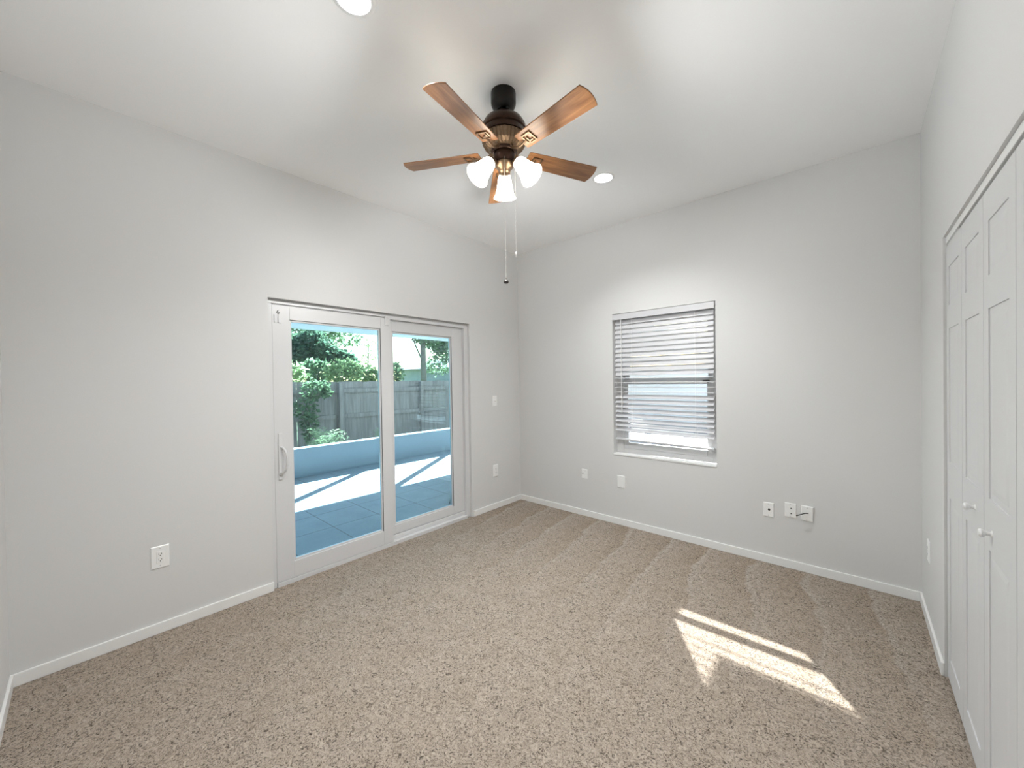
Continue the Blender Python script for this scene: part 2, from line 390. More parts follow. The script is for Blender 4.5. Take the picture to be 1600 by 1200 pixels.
# two small clips and a printed figure near the upper corner
for y in (-2.600, -2.575):
    b = MB().box(-0.016, -0.009, y, y+0.004, 1.865, 1.920).box(-0.016, -0.009, y, y+0.020, 1.862, 1.868)
    b.build('blind_clip', M['vinyl'], slider)
fc = bpy.data.curves.new('figure', 'FONT'); fc.body = '6'; fc.size = 0.044; fc.extrude = 0.0004; fc.align_x = 'CENTER'
tmp = bpy.data.objects.new('figure_tmp', fc); COL.objects.link(tmp)
bpy.context.view_layer.update()
me = bpy.data.meshes.new_from_object(tmp.evaluated_get(bpy.context.evaluated_depsgraph_get()))
bpy.data.objects.remove(tmp)
fig = bpy.data.objects.new('printed_figure', me); COL.objects.link(fig); fig.parent = slider
fig.matrix_local = Matrix.Translation(Vector((-0.0152, -2.574, 1.925))-WORLD[slider.name]) @ Matrix(((0,0,1,0),(1,0,0,0),(0,1,0,0),(0,0,0,1)))
me.materials.clear(); me.materials.append(M['slot'])

# ------------------------------------------------------------------ window and its blind
win = thing('window_1', 'white single-hung window behind the blind', 'window', ((WX0+WX1)/2, 0, WZ0), kind='structure')
b = MB(); FW = 0.045
FL = 0.073
b.box(WX0, WX0+FL, 0.075, 0.15, WZ0, WZ1).box(WX1-FW, WX1, 0.075, 0.15, WZ0, WZ1)
b.box(WX0+FL, WX1-FW, 0.075, 0.15, WZ1-FW, WZ1).box(WX0+FL, WX1-FW, 0.075, 0.15, WZ0, WZ0+FW)
b.build('window_frame', M['vinyl'], win, bevel=0.003)
def wsash(z0, z1, y0, y1, name):
    a, c, SW = WX0+FL, WX1-FW, 0.046
    b = MB().box(a, a+SW, y0, y1, z0, z1).box(c-SW, c, y0, y1, z0, z1).box(a+SW, c-SW, y0, y1, z1-SW, z1).box(a+SW, c-SW, y0, y1, z0, z0+SW+0.012)
    s = b.build(name, M['vinyl'], win, bevel=0.003)
    ym = (y0+y1)/2
    MB().box(a+SW-0.003, c-SW+0.003, ym-0.002, ym+0.002, z0+SW-0.003, z1-SW+0.003).build('glass_pane', M['window_glass'], s)
    return s
ls = wsash(WZ0+FW, 1.422, 0.080, 0.108, 'lower_sash')
wsash(1.376, WZ1-FW, 0.112, 0.140, 'upper_sash')
MB().box(2.03, 2.085, 0.070, 0.080, 1.395, 1.410).box(2.065, 2.083, 0.062, 0.074, 1.385, 1.412).build('sash_lock', M['gap'], ls, bevel=0.002)
MB().box(WX0-0.0, WX1+0.0, -0.005, 0.075, WZ0-0.018, WZ0).build('window_sill', M['trim'], win, bevel=0.003)

rng = random.Random(5)
blind = thing('window_blind', 'white two-inch slatted blind with a bent slat hanging in the window', 'blind', ((WX0+WX1)/2, 0.03, WZ1))
MB().box(WX0+0.006, WX1-0.006, 0.008, 0.060, 2.030, WZ1-0.004).build('head_rail', M['slat'], blind, bevel=0.002)
MB().box(WX0+0.003, WX1-0.008, -0.006, 0.006, 2.008, WZ1-0.005).build('valance', M['slat'], blind, bevel=0.002)
slats = MB(); SX0, SX1 = WX0+0.016, WX1-0.022; YC = 0.034
zs = []; z = 1.985
while z > 0.915: zs.append(z); z -= 0.0455
for i, z in enumerate(zs):
    if z > 1.455: tilt = 66+rng.uniform(-3, 3)
    elif z > 1.26: tilt = 6+rng.uniform(-3, 3)
    else: tilt = 39+rng.uniform(-2, 2)
    wavy = 1.455 < z < 1.50
    sag = rng.uniform(-0.002, 0.002); skew = (0.008 if z < 1.26 else 0.0)*(1.26-z)/0.38*1.6
    N = 28; rows = []
    for k in range(N+1):
        s = k/N; x = SX0+(SX1-SX0)*s
        zz = z+sag*math.sin(math.pi*s)-skew*s
        tl = math.radians(tilt+(26*(0.5-0.5*math.cos(2*math.pi*2.6*s))*(-1) if wavy else 0))
        row = []
        for q, arch in ((-1, 0), (-0.5, 0.0016), (0, 0.0022), (0.5, 0.0016), (1, 0)):
            dy, dz = q*0.025*math.cos(tl), q*0.025*math.sin(tl)
            n = Vector((0, -math.sin(tl), math.cos(tl)))
            row.append(Vector((x, YC+dy, zz+dz))+n*arch)
        up = [p+Vector((0, -math.sin(tl), math.cos(tl)))*0.0026 for p in row]
        rows.append(row+up[::-1])
    vs = [p for r in rows for p in r]; m = 10; fs = []
    for k in range(N):
        for j in range(m):
            j2 = (j+1) % m; fs.append((k*m+j, k*m+j2, (k+1)*m+j2, (k+1)*m+j))
    fs += [tuple(range(m-1, -1, -1)), tuple(N*m+j for j in range(m))]
    slats.add(vs, fs)
slats.build('slats', M['slat'], blind, smooth=50)
zb = 0.836
MB().obox(((SX0+SX1)/2, YC, zb), (1, 0, -0.018), (0, 1, 0), (0.018, 0, 1), (SX1-SX0)/2, 0.026, 0.008).build('bottom_rail', M['slat'], blind, bevel=0.003)
for x in (1.42, 1.99):
    b = MB()
    for y in (YC-0.027, YC+0.027): b.tube([(x, y, 2.03), (x, y, zb)], 0.0011, 6)
    b.build('ladder_cord', M['cord'], blind)
MB().tube([(1.315, -0.002, 2.02), (1.315, 0.002, 1.45), (1.316, 0.003, 1.10)], 0.0035, 8).build('tilt_wand', M['cord'], blind, smooth=60)

# ------------------------------------------------------------------ closet bifold doors
clo = thing('door_2', 'white panelled bifold closet doors', 'closet door', (W+0.03, (CY0+CY1)/2, 0), kind='structure')
LW = (CY1-CY0)/4; xf = W+0.010
for i in range(4):
    y1 = CY1-0.0015-i*LW; y0 = CY1-(i+1)*LW+0.0015-(0.004 if i == 3 else 0)
    if i == 0: y1 -= 0.002
    b = MB().box(xf+0.0035, xf+0.032, y0, y1, 0.012, 2.022)
    px0, px1 = y0+0.062, y1-0.062
    pan = ((0.115, 0.865), (1.03, 1.64), (1.745, 1.92))
    # stiles and rails stand proud of the sunken field
    b.box(xf, xf+0.0045, y0, px0, 0.012, 2.022).box(xf, xf+0.0045, px1, y1, 0.012, 2.022)
    for z0, z1 in ((0.012, 0.115), (0.865, 1.03), (1.64, 1.745), (1.92, 2.022)): b.box(xf, xf+0.0045, px0, px1, z0, z1)
    for z0, z1 in pan:                                   # raised panel with bevelled border
        d, e = 0.016, 0.040
        vs = [(xf+0.004, px0+d, z0+d), (xf+0.004, px1-d, z0+d), (xf+0.004, px1-d, z1-d), (xf+0.004, px0+d, z1-d),
              (xf+0.0015, px0+e, z0+e), (xf+0.0015, px1-e, z0+e), (xf+0.0015, px1-e, z1-e), (xf+0.0015, px0+e, z1-e)]
        b.add(vs, [(4,5,6,7),(0,1,5,4),(1,2,6,5),(2,3,7,6),(3,0,4,7)])
    lf = b.build('door_leaf', M['closet'], clo)
    if i in (1, 2):
        ky = -1.375 if i == 1 else -1.605
        MB().lathe([(0.0, 0.030), (0.010, 0.029), (0.0135, 0.024), (0.012, 0.018), (0.0065, 0.013), (0.006, 0.004), (0.011, 0.0), (0.0, 0.0)],
                   (xf, ky, 0.952 if i == 1 else 0.926), (-1, 0, 0), 20).build('knob', M['knob'], lf, smooth=40)
MB().box(W+0.010, W+0.045, CY0, CY1, 2.040, CZ).build('track', M['trim'], clo, bevel=0.002)
MB().box(W+0.014, W+0.030, CY1-0.28, CY1-0.006, 2.024, 2.040).build('pivot_bracket', M['screw'], clo)

# ------------------------------------------------------------------ wall plates
def frame_on(wall, u, z):
    """origin, u axis along the wall (to the viewer's right), normal into the room"""
    if wall == 'left': return Vector((0, u, z)), Vector((0, 1, 0)), Vector((1, 0, 0))
    if wall == 'back': return Vector((u, 0, z)), Vector((1, 0, 0)), Vector((0, -1, 0))
    return Vector((W, u, z)), Vector((0, -1, 0)), Vector((-1, 0, 0))
UP = Vector((0, 0, 1))
def plate(name, wall, u, z, w, h, label, cat, kind, th=0.006, rot=0.0, lift=0.0):
    o, ax, n = frame_on(wall, u, z)
    t = thing(name, label, cat, tuple(o))
    up = UP
    if rot: q = Quaternion(n, rot); ax = q @ ax; up = q @ UP
    def P(a, b, c): return o+ax*a+up*b+n*(c+lift)
    cv = 0.004
    b = MB()
    vs = [P(-w/2, -h/2, 0), P(w/2, -h/2, 0), P(w/2, h/2, 0), P(-w/2, h/2, 0), P(-w/2, -h/2, th-0.003), P(w/2, -h/2, th-0.003), P(w/2, h/2, th-0.003), P(-w/2, h/2, th-0.003),
          P(-w/2+cv, -h/2+cv, th), P(w/2-cv, -h/2+cv, th), P(w/2-cv, h/2-cv, th), P(-w/2+cv, h/2-cv, th)]
    b.add(vs, [(0,3,2,1),(0,1,5,4),(1,2,6,5),(2,3,7,6),(3,0,4,7),(4,5,9,8),(5,6,10,9),(6,7,11,10),(7,4,8,11),(8,9,10,11)])
    b.build('cover_plate', M['plate'], t)
    def slab(a, bb, hw, hh, c0, c1, nm, m, par=t, bev=0.0):
        return MB().obox(P(a, bb, (c0+c1)/2), ax, up, n, hw, hh, (c1-c0)/2).build(nm, m, par, bevel=bev)
    def screw(a, bb): MB().lathe([(0.0, 0.0012), (0.0028, 0.001), (0.0032, 0.0)], P(a, bb, th), n, 12).build('screw', M['screw'], t, smooth=40)
    if kind == 'decor':
        f = slab(0, 0, 0.0165, 0.0335, th, th+0.0018, 'receptacle', M['plate'], bev=0.0008)
        for s in (0.0155, -0.0155):
            b = MB()
            for q in (-0.0062, 0.0062): b.obox(P(q, s+0.003, th+0.002), ax, up, n, 0.0011, 0.0042, 0.0004)
            b.lathe([(0.0, 0.0004), (0.0026, 0.0004), (0.0026, -0.001)], P(0, s-0.0065, th+0.002), n, 12)
            b.build('slots', M['slot'], f)
        screw(0, 0.049); screw(0, -0.049)
    if kind == 'duplex':
        for s in (0.0195, -0.0195):
            pr = [(0.0165*math.cos(q), max(-0.0125, min(0.0125, 0.0165*math.sin(q)))) for q in [2*math.pi*k/24 for k in range(24)]]
            f = MB().prism(pr, th-0.001, th+0.0016, lambda a, c, zz: P(a, s+c, zz)).build('receptacle', M['plate'], t)
            b = MB()
            for q in (-0.0062, 0.0062): b.obox(P(q, s+0.003, th+0.0017), ax, up, n, 0.0011, 0.004, 0.0004)
            b.lathe([(0.0, 0.0004), (0.0026, 0.0004), (0.0026, -0.001)], P(0, s-0.0065, th+0.0017), n, 12)
            b.build('slots', M['slot'], f)
        screw(0, 0)
    if kind == 'toggle':
        slab(0, 0, 0.005, 0.012, th, th+0.001, 'toggle_slot', M['plate'])
        MB().obox(P(0, -0.003, th+0.006), ax, (up*0.85-n*0.5).normalized(), (n*0.85+up*0.5).normalized(), 0.0042, 0.005, 0.008).build('toggle', M['plate'], t, bevel=0.001)
        screw(0, 0.030); screw(0, -0.030)
    if kind == 'blank':
        slab(0, 0, 0.017, 0.033, th, th+0.0008, 'blank_insert', M['plate'], bev=0.0004); screw(0, 0.048); screw(0, -0.048)
    if kind == 'hole':
        MB().lathe([(0.0, 0.0006), (0.0085, 0.0006), (0.0085, -0.001)], P(0.004, 0.002, th), n, 20).build('hole', M['slot'], t); screw(0, 0.044); screw(0, -0.040)
    if kind == 'jacks':
        for s in (0.017, -0.022):
            j = MB().lathe([(0.0075, 0.0), (0.0075, 0.003), (0.0045, 0.0035), (0.0045, 0.001)], P(0.004, s, th), n, 20).build('jack', M['plate'], t, smooth=40)
            MB().lathe([(0.0, 0.0012), (0.0062, 0.0012), (0.0062, 0.0)], P(0.004, s, th+0.002), n, 16).build('socket_hole', M['slot'], j)
        screw(0, 0.044); screw(0, -0.044)
    if kind == 'coax':
        MB().lathe([(0.0, 0.0006), (0.006, 0.0006), (0.006, -0.001)], P(-0.02, 0.002, th), n, 16).build('hole', M['slot'], t); screw(0.01, 0.03); screw(0.01, -0.03)
    if kind == 'cable':
        screw(0, 0.040); screw(0, -0.040)
    return t, P
plate('power_outlet', 'left', -3.217, 0.440, 0.080, 0.128, 'white duplex power outlet low on the wall left of the sliding door', 'outlet', 'decor')
plate('light_switch', 'left', -0.428, 1.205, 0.070, 0.114, 'white toggle light switch on the wall between sliding door and corner', 'light switch', 'toggle')
plate('power_outlet', 'left', -0.426, 0.425, 0.076, 0.134, 'white power outlet below the light switch near the corner', 'outlet', 'duplex')
plate('cable_jack', 'back', 0.890, 0.440, 0.066, 0.100, 'small pale jack plate with dark hole, nearest the corner on the window wall', 'jack plate', 'coax')
plate('blank_wall_plate', 'back', 1.298, 0.425, 0.078, 0.118, 'blank white wall plate below the left edge of the window', 'wall plate', 'blank')
plate('phone_jack', 'back', 2.512, 0.410, 0.068, 0.110, 'white wall plate with a single dark centre hole, right of the window', 'jack plate', 'hole')
plate('twin_jack', 'back', 2.650, 0.434, 0.070, 0.108, 'white wall plate with two dark jack holes one above the other', 'jack plate', 'jacks')
t, P = plate('cable_outlet', 'back', 2.748, 0.432, 0.070, 0.108, 'tilted white cable plate rightmost of the three right of the window', 'cable plate', 'cable', th=0.010, rot=-0.04, lift=0.002)
pts = [P(0.006, 0.004, 0.010), P(0.004, 0.008, 0.022), P(-0.012, 0.006, 0.032), P(-0.036, -0.008, 0.036), P(-0.060, -0.022, 0.036)]
tag(MB().tube(pts, [0.003, 0.0032, 0.0034, 0.0036, 0.005], 10).build('coax_cable', M['cable'], smooth=60, origin=tuple(P(0.006, 0.004, 0.010))),
    'short black cable end sticking out of the tilted plate', 'cable')
plate('power_outlet', 'right', -0.310, 0.427, 0.074, 0.120, 'white outlet plate on the narrow wall between corner and closet', 'outlet', 'duplex')

# ------------------------------------------------------------------ recessed lights
def can(cx, cy, label):
    t = thing('recessed_light', label, 'recessed light', (cx, cy, H), 'recessed ceiling lights')
    MB().lathe([(0.063, 0.004), (0.080, 0.0), (0.082, -0.003), (0.078, -0.006), (0.064, -0.007), (0.060, -0.002), (0.060, 0.004)],
               (cx, cy, H), (0, 0, 1), 40).build('trim_ring', M['plate'], t, smooth=50)
    MB().lathe([(0.061, 0.0), (0.060, 0.05), (0.050, 0.095), (0.0, 0.10)], (cx, cy, H), (0, 0, 1), 40).build('reflector', M['chrome'], t, smooth=50)
    MB().lathe([(0.0, 0.050), (0.020, 0.052), (0.034, 0.058), (0.038, 0.068), (0.030, 0.085), (0.016, 0.096), (0.0, 0.098)], (cx, cy, H), (0, 0, 1), 32).build('bulb', M['lens'], t, smooth=60)
    ld = bpy.data.lights.new('can_light', 'AREA'); ld.shape = 'DISK'; ld.size = 0.075; ld.spread = math.radians(150); ld.energy = CAN_W; ld.color = (0.965, 0.985, 1.0)
    lo = bpy.data.objects.new('can_light', ld); COL.objects.link(lo); lo.parent = t; lo.location = (0, 0, 0.046)
can(*CANS[0], 'lit round recessed ceiling light just beyond a fan blade tip')
can(*CANS[1], 'lit round recessed ceiling light cut off by the top edge of the photo')

# ------------------------------------------------------------------ ceiling fan
FX, FY = 1.647, -2.006
fan = thing('ceiling_fan', 'bronze ceiling fan with five wooden blades and three lit glass shades', 'ceiling fan', (FX, FY, H))
C0 = (FX, FY, 0)
MB().lathe([(0.0, 2.936), (0.0645, 2.936), (0.0655, 2.93), (0.0655, 2.885), (0.064, 2.873), (0.052, 2.852), (0.040, 2.844), (0.034, 2.846), (0.030, 2.862), (0.0, 2.866)], C0, (0,0,1), 40).build('canopy', M['black_metal'], fan, smooth=35)
MB().lathe([(0.0, 2.872), (0.0125, 2.87), (0.0125, 2.80), (0.0, 2.79)], C0, (0,0,1), 20).build('downrod', M['black_metal'], fan, smooth=40)
hs = MB().lathe([(0.0, 2.822), (0.022, 2.822), (0.045, 2.816), (0.075, 2.805), (0.100, 2.786), (0.114, 2.762), (0.118, 2.745), (0.118, 2.736), (0.113, 2.732), (0.113, 2.728), (0.116, 2.724), (0.116, 2.702), (0.0, 2.700)], C0, (0,0,1), 56).build('motor_housing', M['bronze'], fan, smooth=40)
b = MB(); nf = 34; prof = [(0.110, 2.702), (0.117, 2.694), (0.115, 2.676), (0.104, 2.656), (0.088, 2.642), (0.066, 2.636)]
vs, fs = [], []
for i, (r, z) in enumerate(prof):
    for k in range(nf*2):
        rr = r-(0.007 if (k % 2 and 0 < i < len(prof)-1) else 0)
        a = 2*math.pi*k/(nf*2); vs.append((FX+rr*math.cos(a), FY+rr*math.sin(a), z))
n2 = nf*2
for i in range(len(prof)-1):
    for k in range(n2): fs.append((i*n2+k, i*n2+(k+1) % n2, (i+1)*n2+(k+1) % n2, (i+1)*n2+k))
b.add(vs, fs).build('fluted_vent', M['bronze_light'], hs, recalc=True)
MB().lathe([(0.068, 2.640), (0.066, 2.628), (0.060, 2.622), (0.0, 2.622)], C0, (0,0,1), 40).build('flywheel', M['bronze'], fan, smooth=40)
MB().lathe([(0.0, 2.624), (0.050, 2.624), (0.054, 2.618), (0.054, 2.590), (0.049, 2.582), (0.047, 2.574), (0.0, 2.572)], C0, (0,0,1), 40).build('switch_housing', M['bronze'], fan, smooth=40)
fit = MB().lathe([(0.0, 2.574), (0.044, 2.574), (0.050, 2.566), (0.048, 2.553), (0.036, 2.540), (0.026, 2.530), (0.027, 2.524), (0.024, 2.516), (0.010, 2.508), (0.0, 2.507)], C0, (0,0,1), 36).build('light_fitter', M['bronze_light'], fan, smooth=40)

PH0, ZB, BP = 4.9138, 2.6227, 0.1938
def blade_mesh():
    """blade along local +x, pitched about x; built once and shared by the five"""
    poly = []
    r0, r1 = 0.130, 0.544
    poly += [(r0, -0.046), (r0+0.012, -0.050)]
    poly += [(r1-0.02, -0.0615)]
    for k in range(9):
        q = -1+2*k/8; poly.append((r1+0.014*(1-q*q), 0.0622*q))
    poly += [(r1-0.02, 0.0615), (r0+0.012, 0.050), (r0, 0.046)]
    tp = math.tan(BP)
    b = MB().prism(poly, -0.003, 0.003, lambda a, c, z: (a, c*math.cos(BP), z-c*math.sin(BP)))
    return b
def iron_mesh():
    tp = math.sin(BP)
    def P(a, c, dz=-0.0065): return Vector((a, c*math.cos(BP), dz-c*tp))
    b = MB()
    b.tube([Vector((0.052, 0, 0.008)), Vector((0.075, 0, -0.001)), Vector((0.100, 0, -0.016)), Vector((0.128, 0, -0.017)), P(0.152, 0, -0.011), P(0.166, 0, -0.008)], [0.008, 0.0075, 0.006, 0.0055, 0.0055, 0.005], 8)
    b.obox((0.056, 0, 0.010), (1,0,0), (0,1,0), (0,0,1), 0.012, 0.016, 0.004)
    def bar(p, q, w=0.0032):
        p, q = P(*p), P(*q); d = (q-p).normalized(); s = d.cross(Vector((0, math.sin(BP), math.cos(BP)))).normalized()
        b.obox((p+q)/2, d, s, d.cross(s), (q-p).length/2+w*0.8, w, 0.003)
    for p, q in (((0.163, -0.028), (0.163, 0.010)), ((0.163, -0.028), (0.212, -0.028)), ((0.212, -0.028), (0.212, 0.028)), ((0.212, 0.028), (0.178, 0.028)),
                 ((0.178, -0.008), (0.178, 0.014)), ((0.163, 0.010), (0.163, 0.018)), ((0.178, 0.014), (0.196, 0.014))): bar(p, q)
    return b
bl0 = ir0 = None
for k in range(5):
    mtx = Matrix.Translation((0, 0, ZB-H)) @ Matrix.Rotation(PH0+k*2*math.pi/5, 4, 'Z')
    if k == 0:
        bl0 = blade_mesh().build('blade', M['blade'], bevel=0.0015); ir0 = iron_mesh().build('blade_iron', M['bronze_light'], smooth=40)
        bl, ir = bl0, ir0
    else:
        bl, ir = bl0.copy(), ir0.copy(); COL.objects.link(bl); COL.objects.link(ir)
    bl.parent = fan; bl.matrix_local = mtx
    ir.parent = bl; ir.matrix_local = Matrix.Identity(4)

for ang in (132.4, 12.4, 252.4):                         # light arms, glass bells and bulbs
    a = math.radians(ang); d = Vector((math.cos(a), math.sin(a), 0)); c = Vector((FX, FY, 0))
    neck, mouth = c+d*0.082+UP*2.556, c+d*0.158+UP*2.466
    ax = (mouth-neck).normalized(); ln_ = (mouth-neck).length
    MB().tube([c+d*0.036+UP*2.556, c+d*0.056+UP*2.568, neck-ax*0.014], 0.008, 10).lathe([(0.0, -0.018), (0.022, -0.016), (0.027, -0.004), (0.029, 0.010), (0.026, 0.011), (0.0, 0.004)], neck, ax, 24).build('lamp_holder', M['bronze_light'], fit, smooth=40)
    pr = [(0.026, -0.002), (0.033, 0.010), (0.0375, 0.030), (0.041, 0.055), (0.046, 0.080), (0.053, 0.102), (0.060, 0.114), (0.063, ln_+0.002)]
    inner = [(r-0.003, t) for r, t in reversed(pr)]
    sh = MB().lathe(pr+inner, neck, ax, 36).build('glass_shade', M['shade'], fan, smooth=60)
    MB().lathe([(0.0, 0.004), (0.012, 0.006), (0.014, 0.028), (0.026, 0.050), (0.029, 0.068), (0.022, 0.086), (0.0, 0.094)], neck, ax, 24).build('light_bulb', M['bulb'], sh, smooth=60)
    ld = bpy.data.lights.new('bulb_light', 'SPOT'); ld.energy = FAN_W; ld.shadow_soft_size = 0.05; ld.color = (0.975, 0.985, 0.99)
    ld.spot_size = math.radians(178); ld.spot_blend = 0.5
    lo = bpy.data.objects.new('bulb_light', ld); COL.objects.link(lo); lo.parent = fan
    lo.location = mouth+ax*0.022-Vector((FX, FY, H))
    lo.rotation_mode = 'QUATERNION'; lo.rotation_quaternion = (ax*0.8+d*0.25).to_track_quat('-Z', 'Y')
tc = Vector((0.674, -0.738, 0)); rt = Vector((0.746, 0.666, 0))
def chain(p0, z1, nm, fob):
    b = MB(); z = p0.z
    while z > z1: b.ball((p0.x, p0.y, z), 0.0010, 0.0010, 0.0018, 6, 4); z -= 0.0042
    b.tube([p0, (p0.x, p0.y, z1)], 0.0006, 5)
    ch = b.build(nm, M['chain'], fan, smooth=60)
    if fob == 'dark': MB().lathe([(0.0, 0.018), (0.003, 0.017), (0.004, 0.010), (0.012, 0.005), (0.0135, -0.001), (0.011, -0.007), (0.0, -0.010)], (p0.x, p0.y, z1), (0,0,1), 20).build('pull_fob', M['fob'], ch, smooth=50)
    else: MB().lathe([(0.0, 0.016), (0.003, 0.014), (0.0045, 0.0), (0.003, -0.012), (0.0, -0.013)], (p0.x, p0.y, z1), (0,0,1), 12).build('pull_fob', M['chain'], ch, smooth=50)
c = Vector((FX, FY, 0))
chain(c+tc*0.050+UP*2.58, 1.938, 'pull_chain', 'dark')
chain(c+tc*0.020+rt*0.054+UP*2.58, 2.085, 'pull_chain', 'pale')

# ------------------------------------------------------------------ outside: patio, planter, fence
GZ = -0.04
struct(MB().box(-3.60, -TH, -7.0, 9.0, GZ-0.1, GZ).build('patio_deck', M['tile']), 'patio of large square grey pavers beyond the sliding door', 'patio')
b = MB().box(-3.62, -3.49, -7.0, 9.0, GZ-0.1, 0.385).box(-3.64, -3.475, -7.0, 9.0, 0.385, 0.412)
struct(b.build('wall_planter', M['stucco']), 'low white stucco planter wall along the patio', 'low wall')
struct(MB().box(-5.95, -3.62, -7.0, 9.0, GZ-0.1, 0.08).build('planter_soil', M['soil']), 'dark soil bed between planter wall and fence', 'soil bed')
b = MB().box(-40, -5.95, -30, 40, -0.2, 0.10).box(-TH, 40, TH, 40, -0.2, -0.10)
struct(b.build('lawn', M['grass']), 'lawn beyond the fence', 'lawn')
# flat patio roof with its outer beam
b = MB().box(-4.00, -TH, -7.0, 9.0, 2.46, 2.56).box(-4.04, -4.00, -7.0, 9.0, 2.36, 2.56).box(-3.97, -3.89, -7.0, 9.0, 2.36, 2.46)
struct(b.build('patio_roof', M['soffit']), 'flat white aluminium roof over the patio', 'patio roof')
post0 = MB().box(-3.60, -3.50, 0.17, 0.27, 0.412, 2.46).build('patio_post', M['soffit'], origin=(-3.55, 0.22, 0.412), bevel=0.003)
tag(post0, 'slim white post standing on the planter wall behind the meeting of both glass panels', 'post', 'patio posts')
for y, lb in ((1.99, 'slim white post on the planter wall at the right edge of the glass'), (-1.55, 'slim white post on the planter wall at the left edge of the glass')):
    o = post0.copy(); COL.objects.link(o); o.location = (-3.55, y, 0.412); o['label'] = lb
# back roof overhang that shades the upper part of the window
b = MB().box(0.225, W+1.2, TH, 2.02, 2.40, 2.50)
struct(b.build('porch_roof', M['soffit']), 'flat roof overhang outside the window', 'porch roof')
struct(MB().box(-TH, 14.0, TH, 12.0, -0.14, -0.05).build('porch_slab', M['paver']), 'pale paved yard outside the window', 'yard')
wf = thing('picket_fence', 'pale fence seen through the gap in the blind', 'fence', (-1.0, 9.0, -0.05))
for i in range(7):
    x = -5.2+2.4*i; b = MB(); q = x+0.05
    while q < x+2.35: b.box(q, q+0.138, 9.0, 9.02, 0.0, 1.75); q += 0.14
    pn = b.build('picket_panel', M['soffit'], wf)
    MB().box(x, x+2.4, 9.02, 9.06, 0.30, 0.40).box(x, x+2.4, 9.02, 9.06, 1.40, 1.50).build('fence_rail', M['soffit'], pn)
    MB().box(x-0.05, x+0.05, 8.98, 9.08, -0.05, 1.85).build('fence_post', M['soffit'], wf)

# wooden fence: one thing per run, panels and posts as parts
FXX = -5.5
fen = thing('wooden_fence', 'weathered grey board fence behind the planter bed', 'fence', (FXX, 1.0, 0.08))
POSTS = [0.30+2.12*k for k in range(-3, 5)]
rg = random.Random(11)
for i in range(len(POSTS)-1):
    b = MB(); y = POSTS[i]
    while y < POSTS[i+1]-0.02:
        w = min(rg.uniform(0.135, 0.146), POSTS[i+1]-y)
        g = 0.010 if rg.random() < 0.06 else 0.0015
        x = FXX-0.055+rg.uniform(-0.003, 0.003)
        b.box(x-0.018, x, y, y+w-g, 0.08, 1.455+rg.uniform(-0.008, 0.012)); y += w
    pn = b.build('board_panel', M['fence'], fen)
    MB().box(FXX-0.050, FXX-0.012, POSTS[i], POSTS[i+1], 0.645, 0.735).build('lower_rail', M['fence'], pn)
    MB().box(FXX-0.050, FXX-0.012, POSTS[i], POSTS[i+1], 1.215, 1.305).build('upper_rail', M['fence'], pn)
for y in POSTS: MB().box(FXX-0.012, FXX+0.078, y-0.045, y+0.045, 0.08, 1.44).build('fence_post', M['fence'], fen, bevel=0.004)

# ------------------------------------------------------------------ outside: plants and the neighbour's house
def leaves(b, c, rad, n, size, rg, shell=0.55, droop=0.0):
    c = Vector(c)
    for _ in range(n):
        while True:
            p = Vector((rg.uniform(-1, 1), rg.uniform(-1, 1), rg.uniform(-1, 1)))
            if shell < p.length < 1 or (p.length < 1 and rg.random() < 0.3): break
        q = c+Vector((p.x*rad[0], p.y*rad[1], p.z*rad[2]))
        d = Vector((rg.gauss(0, 1), rg.gauss(0, 1), rg.gauss(0, 0.6)-droop)).normalized()
        s = d.orthogonal().normalized(); s.rotate(Quaternion(d, rg.uniform(0, 6.28)))
        nn = d.cross(s); l = size*rg.uniform(0.6, 1.3); w = l*rg.uniform(0.28, 0.42)
        b.add([q, q+d*l*0.45+s*w+nn*w*0.3, q+d*l, q+d*l*0.45-s*w+nn*w*0.3], [(0, 1, 2), (0, 2, 3)])
def tree(name, label, cat, base_p, blobs, trunk, mat_leaf, seed, size, group=None):
    rg = random.Random(seed)
    t = thing(name, label, cat, base_p, group)
    if trunk:
        for pts, r in trunk: MB().tube(pts, r, 10).build('trunk' if r == trunk[0][1] else 'branch', M['bark'], t, smooth=60)
    b = MB()
    for c, rad, n in blobs: leaves(b, c, rad, n, size, rg)
    b.build('foliage', mat_leaf, t, recalc=False)
    return t
tree('dense_tree', 'large dark dense tree behind the fence in the left glass pane', 'tree', (-9.2, 1.2, 0.1),
     [((-9.2, 1.15, 2.55), (0.55, 0.50, 0.50), 1500), ((-9.2, 0.6, 2.2), (0.6, 0.6, 0.6), 1300), ((-9.1, 2.0, 2.05), (0.4, 0.48, 0.40), 1200), ((-9.3, 0.1, 2.5), (0.6, 0.6, 0.7), 1200), ((-9.2, 1.6, 2.3), (0.4, 0.4, 0.3), 700)],
     [([(-9.2, 1.2, 0.1), (-9.2, 1.15, 1.4), (-9.15, 1.2, 2.4)], [0.16, 0.12, 0.05]), ([(-9.2, 1.15, 1.2), (-9.2, 1.7, 1.7), (-9.1, 2.1, 2.1)], [0.08, 0.06, 0.03])], M['leaf_dark'], 1, 0.13)
